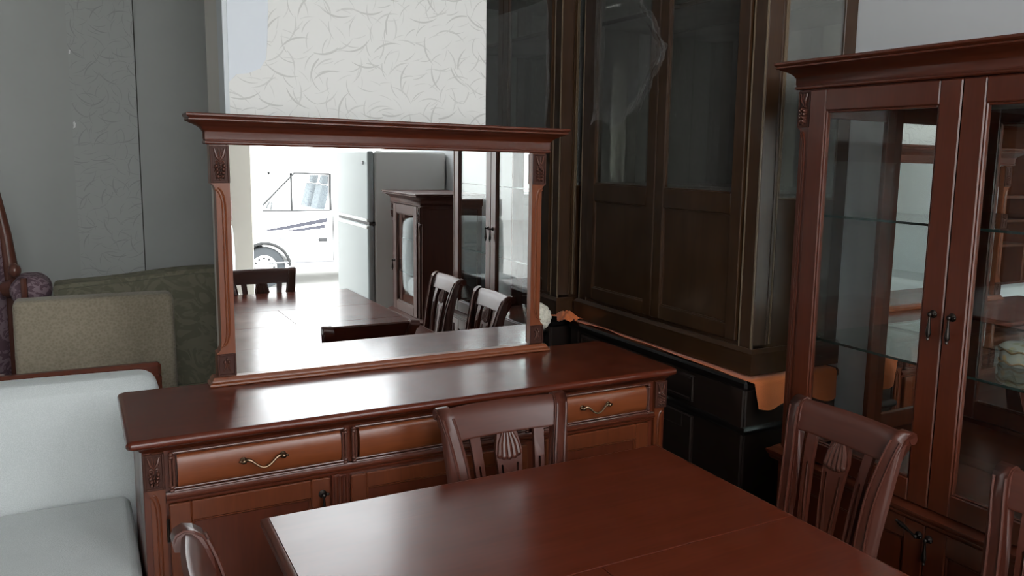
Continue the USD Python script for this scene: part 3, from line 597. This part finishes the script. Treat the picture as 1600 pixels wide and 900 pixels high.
# ------------------------------------------------------------------ the two tall dark cupboards and the black low cabinets under them
def cupboard(label, loc):
    P = thing('dark_cupboard', label, 'cupboard', loc, -math.pi/2, None)
    w, d, z0, z1 = .5815, .416, .0, 1.66          # local z from the cabinet it stands on
    edge = []
    post = [cb(-w, -w+.072, -.004, .06, .088, z1, .004), cb(w-.072, w, -.004, .06, .088, z1, .004), cb(-w, w, .0, d, .086, .105), cb(-w, w, 0, d, z1-.02, z1), cb(-w+.02, w-.02, d-.012, d, .1, z1-.02)]
    for s in (-1, 1):
        a, c = (-w, -w+.018) if s < 0 else (w-.018, w)
        post += [cb(a, c, .06, .082, .1, z1-.02, .002), cb(a, c, d-.062, d, .1, z1-.02, .002), cb(a, c, .082, d-.062, .1, .610, .002), cb(a, c, .082, d-.062, z1-.09, z1-.02, .002)]
        xo = s*w
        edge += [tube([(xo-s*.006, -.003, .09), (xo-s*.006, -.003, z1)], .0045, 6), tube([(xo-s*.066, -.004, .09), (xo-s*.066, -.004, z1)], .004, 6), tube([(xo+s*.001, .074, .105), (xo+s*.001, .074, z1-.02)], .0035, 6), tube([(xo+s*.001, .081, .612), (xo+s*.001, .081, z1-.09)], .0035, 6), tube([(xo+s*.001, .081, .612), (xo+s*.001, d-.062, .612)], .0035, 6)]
    body = part(P, 'body', post, dkw['z'], 40)
    for e in edge: part(body, 'edge_bead', e, beadwood, 40, label='edge bead with its bright highlight put into the lighter colour')
    for s in (-1, 1): part(body, 'side_pane', trimesh.creation.box(bounds=[(s*(w-.009)-.002, .078, .606), (s*(w-.009)+.002, d-.058, z1-.086)]), sideglass, False)
    for k, (a, c) in enumerate(((-.505, -.002), (.002, .505))):
        st, r_ = .055, .003
        fr = [cb(a, a+st, -.016, .004, .108, z1-.03, r_), cb(c-st, c, -.016, .004, .108, z1-.03, r_), cb(a+st, c-st, -.016, .004, .108, .163, r_), cb(a+st, c-st, -.016, .004, .552, .626, r_), cb(a+st, c-st, -.016, .004, z1-.095, z1-.03, r_)]
        fr += [frame(a+st-.001, c-st+.001, .162, .553, .006, -.013, .003, r=.002), frame(a+st-.001, c-st+.001, .625, z1-.094, .006, -.013, .003, r=.002)]
        D = part(P, 'door', fr, dkw['z'], 40)
        part(D, 'panel', cb(a+st+.004, c-st-.004, -.004, .002, .166, .549, .001), dkw['z'], False)
        part(D, 'glass_pane', trimesh.creation.box(bounds=[(a+st+.003, -.006, .628), (c-st-.003, -.002, z1-.097)]), smokeglass, False)
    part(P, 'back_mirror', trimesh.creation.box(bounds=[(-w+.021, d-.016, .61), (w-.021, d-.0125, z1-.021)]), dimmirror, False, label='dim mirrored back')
    for z in (.62, 1.32): part(P, 'shelf', cb(-w+.02, w-.02, .03, d-.02, z-.009, z+.009), dkw['x'], False)
    pr = [(-.004, 0.002), (.016, .002), (.016, .070), (.018, .074), (.018, .079), (.012, .084), (.006, .092), (-.004, .092)]
    part(P, 'base_moulding', [mould(pr, [(-w, d), (-w, -.002), (w, -.002), (w, d)]), trimesh.creation.box(bounds=[(-w+.003, .0, .002), (w-.003, d, .088)])], dkw['x'], 40)
    part(P, 'cornice', [cb(-w, w, -.05, d, z1+.03, z1+.07, .006), cb(-w, w, -.03, d, z1, z1+.03, .006)], dkw['x'], 40)
    return P
beadwood = simple('highlight_edge_wood', (.12, .085, .055), .22)  # pale tone paints in the specular glint along the moulding edges
smokeglass = pane('dim_glass', (.85, .86, .84), f0=.03, diffuse_mix=.035)  # a small diffuse share lifts these panes to grey
ZB = .848
cup = cupboard('tall dark wood cupboard with glazed upper doors, beside the glass cabinet on the right', (1.984, 2.6685, ZB+.010))
copy(cup, 'dark_cupboard', 'second tall dark wood cupboard, farther back between the pillar and its twin', (1.900, 3.880, ZB+.010), -math.pi/2)

def low_cabinet(label, loc, d):
    P = thing('low_cabinet', label, 'cabinet', loc, -math.pi/2)
    w = .585
    part(P, 'body', [cb(-w, w, 0, d, .0, ZB-.034, .006)], blackw['x'] if isinstance(blackw, dict) else blackw)
    part(P, 'top', cb(-w-.014, w+.014, -.016, d, ZB-.034, ZB, .009), blk, label='glossy black top')
    pr = [(-.003, .655), (.010, .655), (.016, .664), (.016, .674), (.010, .682), (-.003, .682)]
    part(P, 'waist_moulding', mould(pr, [(-w, d), (-w, -.0), (w, -.0), (w, d)]), blk, 40)
    for k in range(2):
        a, c = -w+.09+k*.41, -w+.09+(k+1)*.41-.012
        dr = part(P, 'drawer', [cb(a, c, -.010, .002, .70, .80, .004), frame(a, c, .70, .80, .014, -.014, .0, r=.003)], blackw)
        part(dr, 'knob', drop_pull((a+c)/2, -.012, .765), bronze)
        dd = part(P, 'door', [frame(a, c, .09, .645, .055, -.014, .002, r=.003), cb(a+.05, c-.05, -.006, .001, .14, .60, .001)], blackw)
    for s in (-1, 1): part(P, 'corner_post', [cb(min(s*w, s*(w-.07)), max(s*w, s*(w-.07)), -.012, .002, .0, .815, .005)], blackw)
    return P
low_cabinet('glossy black low cabinet beside the right end of the sideboard, under the nearer dark cupboard', (1.945, 2.650, 0), .45)
low_cabinet('black low cabinet farther back, under the second dark cupboard', (1.870, 3.886, 0), .525)

# ------------------------------------------------------------------ cloth, film and small things on the low cabinets
def sheet(P, th=.002):
    """A thick sheet from a grid of points (n x m x 3)."""
    n, m_ = P.shape[:2]; du = np.gradient(P, axis=0); dv = np.gradient(P, axis=1); N = np.cross(du, dv); N /= np.linalg.norm(N, axis=2)[..., None]+1e-9
    V = np.vstack([(P+N*th/2).reshape(-1, 3), (P-N*th/2).reshape(-1, 3)]); o = n*m_; Fs = []
    for i in range(n-1):
        for j in range(m_-1):
            a, b_, c, d = i*m_+j, i*m_+j+1, (i+1)*m_+j+1, (i+1)*m_+j
            Fs += [[a, d, c], [a, c, b_], [o+a, o+c, o+d], [o+a, o+b_, o+c]]
    bd = [(i, 0) for i in range(n)]+[(n-1, j) for j in range(1, m_)]+[(i, m_-1) for i in range(n-2, -1, -1)]+[(0, j) for j in range(m_-2, 0, -1)]
    ix = [i*m_+j for i, j in bd]
    for q in range(len(ix)):
        a, b_ = ix[q], ix[(q+1) % len(ix)]; Fs += [[a, b_, o+b_], [a, o+b_, o+a]]
    t = trimesh.Trimesh(V, Fs, process=False); t.fix_normals(); return t
def cloth():
    # lies on the black top from the knot to the near end, then hangs over that end
    top = ZB+.002; yn = 2.050; L_ = np.r_[np.linspace(3.22, yn-.004, 60)]
    A = []
    for y in L_:
        e = 1.951+.010*math.sin(y*5)+.006*math.sin(y*17+1); row = []
        for j, u in enumerate(np.linspace(0, 1, 24)):
            x = e+(2.36-e)*u; z = top+.004*max(0, math.sin(y*11+u*9))*(1-u)**3*(x < 1.97)
            row.append((x, y, z+.001))
        A.append(row)
    drop = np.linspace(0, 1, 14)[1:]
    for t in drop:
        row = []
        for j, u in enumerate(np.linspace(0, 1, 24)):
            x = 1.957+(2.36-1.957)*u+.022*t*(1-u); ln = .088+.018*math.sin(u*7+.6)+.02*(u > .55)*math.sin((u-.55)*7)
            row.append((x, yn-.010-.008*math.sin(u*16)*t-.006*t, top+.001-ln*t-.002))
        A.append(row)
    strip = sheet(np.array(A), .0025)
    # the crumpled end
    n = 22; G = np.zeros((n, n, 3)); U, V_ = np.meshgrid(np.linspace(-1, 1, n), np.linspace(-1, 1, n), indexing='ij')
    fold = .028*np.abs(np.sin(U*3.1+V_*1.2))+.022*np.abs(np.sin(V_*2.6-U))
    G[..., 0] = 1.915+.05*U+.015*np.sin(V_*3); G[..., 1] = 3.245+.075*V_+.02*np.sin(U*3); G[..., 2] = ZB+.006+fold*(1-.6*np.maximum(np.abs(U), np.abs(V_))**2)
    return cat([strip, sheet(G, .0025)])
single('orange_cloth', cloth(), orange, 'bright orange cloth on the black low cabinet under the dark cupboard, hanging over its end', 'cloth', 60)
bl = trimesh.creation.icosphere(4); bl.apply_scale((.060, .058, .056)); v = bl.vertices; nr = v/np.linalg.norm(v, axis=1)[:, None]; bl.vertices = v+nr*(.0035*np.abs(np.sin(v[:, 2:]*150+3*np.arctan2(v[:, 1:2], v[:, :1])))); bl.apply_translation((1.613, 2.78, .958))
wbk = thing('wicker_ball', 'cream woven ball behind the right post of the dresser mirror', 'ball', (1.570, 2.90, .955))
bl.apply_translation((-1.613, -2.78, -.958)); part(wbk, 'ball', bl, creamknit, True)
part(wbk, 'stand', lathe([(0, -.955), (.11, -.955), (.11, -.93), (.03, -.90), (.022, -.30), (.03, -.10), (.05, -.058), (.045, -.050), (0, -.045)], n=20), blk, 40, label='dark turned stand hidden behind the sideboard')

def film_sheet(y0, y1, zt, zb, x, seed, tail, crump=1.):
    """Torn clear film hanging on the cupboard's front; one free edge is crumpled."""
    n, m_ = 60, 46; U, V_ = np.meshgrid(np.linspace(0, 1, n), np.linspace(0, 1, m_), indexing='ij')
    edge = tail(V_); Y = y0+(y1-y0)*U*edge; Z = zt+(zb(U)-zt)*V_
    p = np.stack([U*5, V_*5, np.full_like(U, seed)], -1)
    cr = np.clip((U-.80)/.2, 0, 1)**1.5; cb_ = np.clip((V_-.88)/.12, 0, 1)
    X = x-.003-.007*meshkit.fbm(p, 3, seed)-(cr*.055+cb_*.030)*crump*meshkit.fbm(p*2.2, 2, seed+5)
    base = sheet(np.stack([X, Y, Z], -1), .0006)
    v = np.linspace(.25, 1, 46); a, b_ = np.meshgrid(v, np.linspace(-1, 1, 9), indexing='ij'); q = np.stack([a*26, b_*1.5, np.full_like(a, seed+.5)], -1)
    ey = y0+(y1-y0)*tail(a); ez = zt+(zb(np.ones_like(a))-zt)*a
    g = np.stack([x-.012-.026*crump*meshkit.fbm(q, 3, seed+9), ey+b_*.014*(.5+meshkit.noise(q*.6, seed+2)), ez+.006*np.sin(a*60+b_*2)], -1)
    return cat([base, sheet(g, .0006)])
single('plastic_film', film_sheet(3.12, 2.60, 2.36, lambda u: 1.74+.02*np.sin(u*9)+.05*np.clip(u-.5, 0, 1), 1.962, 3, lambda v: np.interp(v, [0, .15, .45, .58, .66, .8, 1], [.55, .62, .90, 1., .98, .84, .70])), film, 'torn clear plastic film clinging to the glazed door of the nearer dark cupboard', 'film', 60)
single('plastic_film', film_sheet(4.30, 3.36, 2.30, lambda u: 1.55+.03*np.sin(u*7), 1.878, 11, lambda v: np.interp(v, [0, .5, 1], [.98, 1., .96]), .5), film, 'clear plastic film over the glass of the farther dark cupboard', 'film', 60)

# ------------------------------------------------------------------ sofas and armchairs on the left
ws = thing('white_sofa', 'pale white sofa with dark wooden back rail, left of the sideboard', 'sofa', (-.62, 2.95, 0))
part(ws, 'seat_cushion', soft(-1.0, .712, -.80, -.085, .31, .505, .025, .006), whitefab, True)
bc = soft(-1.0, .815, -.075, .085, .31, .858, .05, .010); v = bc.vertices.copy(); v[:, 1] += np.maximum(v[:, 2]-.46, 0)*.18; part(ws, 'back_cushion', trimesh.Trimesh(v, bc.faces, process=False), whitefab, True)
part(ws, 'back_rail', [cb(-1.05, .835, .135, .175, .818, .868, .010)], mah['x']); 
for x in (-1.03, .815): part(ws, 'back_post', cb(x-.02, x+.02, .13, .18, 0, .83, .008), mah['z'])
part(ws, 'seat_frame', [cb(-1.0, .66, -.76, .12, .22, .31, .01)], mah['x'])
for x in (-.95, .62): part(ws, 'leg', lathe([(0, 0), (.02, 0), (.03, .12), (.035, .22), (0, .22)], (x, -.70, 0), n=14), mah['z'], 40)

tc = thing('tan_armchair', 'tan waffle-fabric armchair with rounded square back, behind the white sofa', 'armchair', (.045, 3.55, 0))
bk = soft(-.272, .258, -.06, .06, .30, 1.030, .022, .002); v = bk.vertices.copy(); v[:, 1] += (v[:, 2]-.3)*.10; part(tc, 'backrest', trimesh.Trimesh(v, bk.faces, process=False), tanfab, True)
part(tc, 'seat', soft(-.255, .262, -.40, -.05, .30, .43, .04, .01), tanfab, True)
part(tc, 'frame', [cb(-.25, .255, -.40, .06, .24, .30, .008)], mah['x'])
for x in (-.23, .235):
    for y in (-.37, .04): part(tc, 'leg', cb(x-.02, x+.02, y-.02, y+.02, 0, .24, .005), mah['z'])

gs = thing('green_sofa', 'olive green damask sofa with a gently arched back, along the grey wall', 'sofa', (.30, 4.47, 0))
xs = np.linspace(-.42, .75, 40); top = .968+.045*np.exp(-((xs-.22)/.36)**2)-.03*np.clip((-xs-.35)/.4, 0, 1)
pl = Polygon(np.vstack([np.c_[xs, top], [(.75, .30), (-.42, .30)]])).buffer(-.02).buffer(.02)
part(gs, 'backrest', [prism(pl, 'xz', -.06, .10), prism(pl.buffer(-.02), 'xz', -.078, .118)], greenfab, 50)
part(gs, 'seat', soft(-.40, .73, -.33, -.05, .26, .44, .05, .015), greenfab, True)
for s in (-.42, .75): part(gs, 'arm', soft(s-.09, s+.09, -.33, .06, .28, .62, .07, .01), greenfab, True)
for x in (-.38, .71):
    for y in (-.26, .05): part(gs, 'leg', lathe([(0, 0), (.02, 0), (.035, .1), (.04, .28), (0, .28)], (x, y, 0), n=12), mah['z'], 40)

pc = thing('carved_armchair', 'carved dark wood armchair with purple brocade arm roll, at the left edge', 'armchair', (-.462, 3.95, -.02))
part(pc, 'arm_roll', soft(.215, .345, -.10, .12, .985, 1.095, .045, .008), purplefab, True, label='purple brocade arm roll')
part(pc, 'backrest', [soft(-.30, .19, .05, .17, .40, 1.32, .05, .01)], purplefab, True)
part(pc, 'back_frame', [tube([(.20, .10, .30), (.205, .10, .8), (.215, .09, 1.05), (.20, .09, 1.25), (.17, .08, 1.46)], [.03, .028, .03, .024, .02], 10), tube([(-.32, .10, .30), (-.32, .10, .8), (-.32, .09, 1.2), (-.30, .08, 1.46)], [.03, .028, .026, .02], 10), tube([(-.31, .09, 1.42), (-.06, .09, 1.52), (.18, .09, 1.42)], .03, 10)], carvew, 40)
part(pc, 'arm_bracket', [tube([(.262+.0*k, -.11+.0*k, .985), (.262, -.115, 1.04), (.262, -.11, 1.10)], .012, 8) for k in range(1)]+[lathe([(0, 0), (.048, 0), (.052, .008), (.048, .016), (0, .016)], (.245, -.0, 1.04), 'x', 16), ell((.232, -.05, 1.125), (.022, .03, .028)), tube([(.20, .02, 1.04), (.24, -.02, 1.06)], .035, 10)], carvew, 40, label='dark carved wood bracket')
part(pc, 'seat', soft(-.30, .20, -.22, .08, .30, .46, .05, .015), purplefab, True)
part(pc, 'seat_frame', cb(-.31, .21, -.21, .10, .23, .31, .01), mah['x'])
for x in (-.28, .18):
    for y in (-.17, .06): part(pc, 'leg', lathe([(0, 0), (.018, 0), (.03, .1), (.035, .22), (0, .22)], (x, y, .02), n=12), mah['z'], 40)

st = thing('side_table', 'small dark side table at the left edge beside the tan armchair', 'table', (-.378, 3.42, 0))
part(st, 'tabletop', cb(-.14, .14, -.14, .14, .64, .70, .006), mah['x'])
for x in (-.11, .11):
    for y in (-.11, .11): part(st, 'leg', cb(x-.018, x+.018, y-.018, y+.018, 0, .64, .004), mah['z'])
jr = thing('glass_jar', 'small clear glass jar on the dark side table at the left edge', 'jar', (-.280, 3.36, .7005))
part(jr, 'jar', lathe([(0, 0), (.034, 0), (.038, .004), (.038, .075), (.030, .088), (.030, .098), (.027, .098), (.027, .086), (.034, .073), (.034, .006), (0, .006)], n=20), jar, 40)
part(jr, 'lid', lathe([(0, .0985), (.031, .0985), (.031, .112), (0, .114)], n=20), simple('jar_lid', (.4, .4, .38), .4, metallic=.5), 40)

# ------------------------------------------------------------------ fridge by the shop front
fr = thing('fridge', 'tall white two-door fridge by the shop front, seen in the dresser mirror', 'fridge', (1.79, -.97, 0), -math.pi/2)
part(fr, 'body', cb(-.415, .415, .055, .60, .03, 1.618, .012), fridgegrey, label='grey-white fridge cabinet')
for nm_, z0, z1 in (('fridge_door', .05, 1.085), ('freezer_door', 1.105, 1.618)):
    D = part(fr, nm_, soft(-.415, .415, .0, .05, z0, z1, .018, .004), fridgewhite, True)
    part(D, 'grip', cb(-.405, .405, -.004, .02, z1-.028 if nm_ == 'fridge_door' else z0+.004, z1-.006 if nm_ == 'fridge_door' else z0+.024, .003), fridgegrey)
part(fr, 'gap_seal', cb(-.41, .41, .012, .058, 1.084, 1.106, .001), darkplastic)
part(fr, 'badge', cb(-.33, -.295, -.008, -.002, 1.52, 1.545, .001), simple('grey_badge', (.3, .3, .32), .3, metallic=.6), label='small grey badge')
for x in (-.36, .36):
    for y in (.1, .54): part(fr, 'foot', lathe([(0, 0), (.02, 0), (.02, .031), (0, .031)], (x, y, 0), n=12), darkplastic)

# ------------------------------------------------------------------ van in the street; its side faces the shop, its nose points to -x
vn = thing('van', 'white van with grey stripes parked in the street, seen in the dresser mirror', 'van', (2.43, VY, SZ))
def van():
    Wd = 1.85; y0, y1 = -Wd, 0.
    arch = Point(0, .32).buffer(.375, 24); arch2 = Point(3.0, .32).buffer(.375, 24)
    low = Polygon([(-.86, .34), (-.84, .60), (-.72, .92), (-.45, 1.08), (-.10, 1.20), (3.95, 1.20), (3.95, .34)]).difference(arch).difference(arch2).buffer(-.02).buffer(.02)
    part(vn, 'body', [prism(low, 'xz', y0+.02, y1-.02), prism(low.buffer(-.03), 'xz', y0, y1)], carpaint, 30)
    A, Bx = [(-.12, 1.18), (.46, 1.80)], 1.02
    def pillar(p, q, w):
        d = np.array(q)-np.array(p); n = np.array([-d[1], d[0]])/np.linalg.norm(d)*w/2; return Polygon([p+n, p-n, q-n, q+n])
    P_, Q_ = np.array(A[0]), np.array(A[1]); fr_ = []
    for a, b_ in ((y1-.10, y1-.03), (y0+.03, y0+.10)):
        fr_ += [prism(pillar(P_, Q_, .06), 'xz', a, b_), prism(pillar(np.array([.43, 1.19]), np.array([.43, 1.78]), .035), 'xz', a, b_), prism(sbox(Bx, 1.19, Bx+.09, 1.80), 'xz', a, b_)]
    fr_ += [prism(Polygon([(.40, 1.76), (.46, 1.83), (.9, 1.97), (3.95, 2.02), (3.95, 1.76)]), 'xz', y0+.05, y1-.05), trimesh.creation.box(bounds=[(1.75, y0+.04, 1.19), (3.95, y1-.04, 1.80)])]
    part(vn, 'cab_roof', fr_, carpaint, 30)
    part(vn, 'window_seal', [tube([(-.08, y1-.028, 1.205), (.48, y1-.028, 1.785), (1.02, y1-.028, 1.775)], .012, 6), tube([(.43, y1-.028, 1.2), (.43, y1-.028, 1.76)], .014, 6), tube([(-.08, y1-.028, 1.20), (1.02, y1-.028, 1.20)], .012, 6), tube([(1.03, y1-.028, 1.2), (1.03, y1-.028, 1.78)], .018, 6)], rubber)
    for a in (y1-.07, y0+.06):
        part(vn, 'side_window', [prism(Polygon([(-.09, 1.2), (.42, 1.2), (.42, 1.74)]), 'xz', a, a+.006), prism(sbox(.44, 1.2, 1.03, 1.77), 'xz', a, a+.006), prism(sbox(1.12, 1.2, 1.75, 1.77), 'xz', a, a+.006)], glass, False)
    for yy in (-.75, -1.45):
        s = part(vn, 'car_seat', [moved(soft(.0, .13, -.24, .24, .0, .62, .05), (.86, yy+.1, 1.0), ry=.25), soft(.42, .92, yy-.14, yy+.34, .95, 1.10, .05)], carseat, True)
        part(s, 'headrest', moved(soft(.0, .10, -.13, .13, .0, .18, .04), (1.03, yy+.1, 1.60), ry=.2), carseat, True)
    part(vn, 'steering_wheel', [tube([(.16+.09*math.sin(t)*.6, -.5+.18*math.cos(t), 1.16+.17*math.sin(t)) for t in np.linspace(0, 2*math.pi, 25)], .014, 6), tube([(-.05, -.5, 1.05), (.16, -.5, 1.16)], .02, 6)], darkplastic)
    part(vn, 'dashboard', soft(-.35, .10, y0+.08, y1-.10, .98, 1.19, .05), darkplastic, True)
    part(vn, 'wing_mirror', [soft(-.16, -.02, .02, .16, 1.20, 1.42, .035), cb(-.12, -.06, -.04, .05, 1.20, 1.24, .01)], simple('grey_mirror_shell', (.30, .32, .34), .5), True)
    part(vn, 'front_lamp', soft(-.62, -.28, -.06, .012, .94, 1.10, .03), simple('lamp_grey', (.25, .28, .3), .2), True)
    part(vn, 'stripe', [prism(Polygon([(-.02, .90), (.97, 1.08), (.97, 1.02), (.25, .905)]), 'xz', y1-.001, y1+.003), prism(Polygon([(.30, .885), (.93, .975), (.93, .925), (.55, .885)]), 'xz', y1-.001, y1+.003)], stripegrey, False, label='grey wedge-shaped stripes')
    part(vn, 'side_strip', [tube([(-.42, y1, .80), (.9, y1, .735)], .008, 6), tube([(-.42, y1, .84), (.8, y1, .79)], .005, 6), tube([(.06, y1, .40), (3.6, y1, .36)], .014, 6)], simple('strip_grey', (.2, .2, .21), .5))
    part(vn, 'door_handle', soft(.83, .96, -.005, .03, .71, .765, .012), darkplastic, True)
    part(vn, 'door_gap', [tube([(1.06, y1+.0, .38), (1.06, y1, 1.19)], .006, 6)], rubber)
    for cx_ in (0., 3.0):
        for a, sgn in ((-.23, 1), (-Wd+.23-.20, -1)):
            w_ = part(vn, 'wheel', lathe([(.20, 0), (.29, 0), (.315, .02), (.32, .06), (.32, .14), (.315, .18), (.29, .20), (.20, .20), (.19, .1)][::1]+[(.20, 0)], (cx_, a+.20, .32), 'y', 36), tyre, 40)
            yo = -.02 if sgn > 0 else -Wd+.02
            part(w_, 'wheel_cover', [lathe([(0, -.02), (.07, -.02), (.10, -.006), (.17, -.004), (.205, .012), (.205, .03), (0, .03)], (cx_, yo-(.03 if sgn > 0 else .0), .32), 'y', 32)], rimwhite, 40)
            part(w_, 'wheel_holes', [lathe([(0, 0), (.017, 0), (.017, .012), (0, .012)], (cx_+.145*math.cos(t), (yo-.02 if sgn > 0 else yo), .32+.145*math.sin(t)), 'y', 10) for t in np.arange(12)*2*math.pi/12], darkplastic)
    part(vn, 'wheel_arch', [tube([(cx_+.38*math.cos(t), y1-.004, .32+.38*math.sin(t)) for t in np.linspace(.05, math.pi-.05, 25)], .022, 6) for cx_ in (0., 3.0)], rubber)
    part(vn, 'bumper', soft(-.92, -.62, y0+.03, y1-.03, .28, .62, .06), darkplastic, True)
van()

# ------------------------------------------------------------------ furniture along the left wall, seen only in the mirrored cabinet back
ls = thing('white_settee', 'white settee along the left wall, seen only in the mirrored cabinet back', 'sofa', (XL+.06, -.45, 0), math.pi/2)
part(ls, 'seat_cushion', soft(-.70, .70, -.80, -.16, .28, .46, .05, .015), whitefab, True)
part(ls, 'back_cushion', soft(-.70, .70, -.22, -.02, .30, .96, .06, .02), whitefab, True)
for sx in (-1, 1): part(ls, 'arm', soft(min(sx*.70, sx*.84), max(sx*.70, sx*.84), -.80, -.02, .12, .62, .06, .01), whitefab, True)
part(ls, 'seat_frame', cb(-.70, .70, -.78, -.04, .14, .27, .01), mah['x'])
for x in (-.76, .76):
    for y in (-.74, -.08): part(ls, 'leg', cb(x-.025, x+.025, y-.025, y+.025, 0, .13, .005), mah['z'])
bs = thing('bookcase', 'tall brown open bookcase against the back wall, seen only in the cabinet mirror', 'bookcase', (-2.55, 4.22, 0))
part(bs, 'body', [cb(-.55, -.52, 0, .36, 0, 2.0), cb(.52, .55, 0, .36, 0, 2.0), cb(-.52, .52, .34, .36, .02, 2.0), cb(-.015, .015, .01, .34, .10, 1.96)], orw['z'])
for z in (.08, .50, .92, 1.34, 1.72): part(bs, 'shelf', cb(-.52, .52, .01, .34, z, z+.025), orw['x'])
part(bs, 'cornice', cornice(-.56, .56, -.005, .36, 1.98, .8), orw['x'], 40)

gt = thing('grey_settee', 'pale settee with dark back rail by the shop front, seen only reflected in cabinet doors', 'sofa', (.62, -2.10, -.02), math.pi)
part(gt, 'seat_cushion', soft(-.50, .50, -.26, .10, .28, .46, .05, .012), whitefab, True)
part(gt, 'back_cushion', soft(-.50, .50, .08, .24, .30, 1.02, .06, .02), whitefab, True)
part(gt, 'back_frame', [cb(-.51, .51, .16, .22, 1.02, 1.20, .01), cb(-.51, -.47, .24, .29, 0, 1.20, .008), cb(.47, .51, .24, .29, 0, 1.20, .008)], carvew)
part(gt, 'seat_frame', cb(-.50, .50, -.25, .22, .20, .28, .01), mah['x'])
for x in (-.46, .46): part(gt, 'leg', lathe([(0, 0), (.018, 0), (.03, .12), (.034, .20), (0, .20)], (x, -.20, 0), n=12), mah['z'], 40)
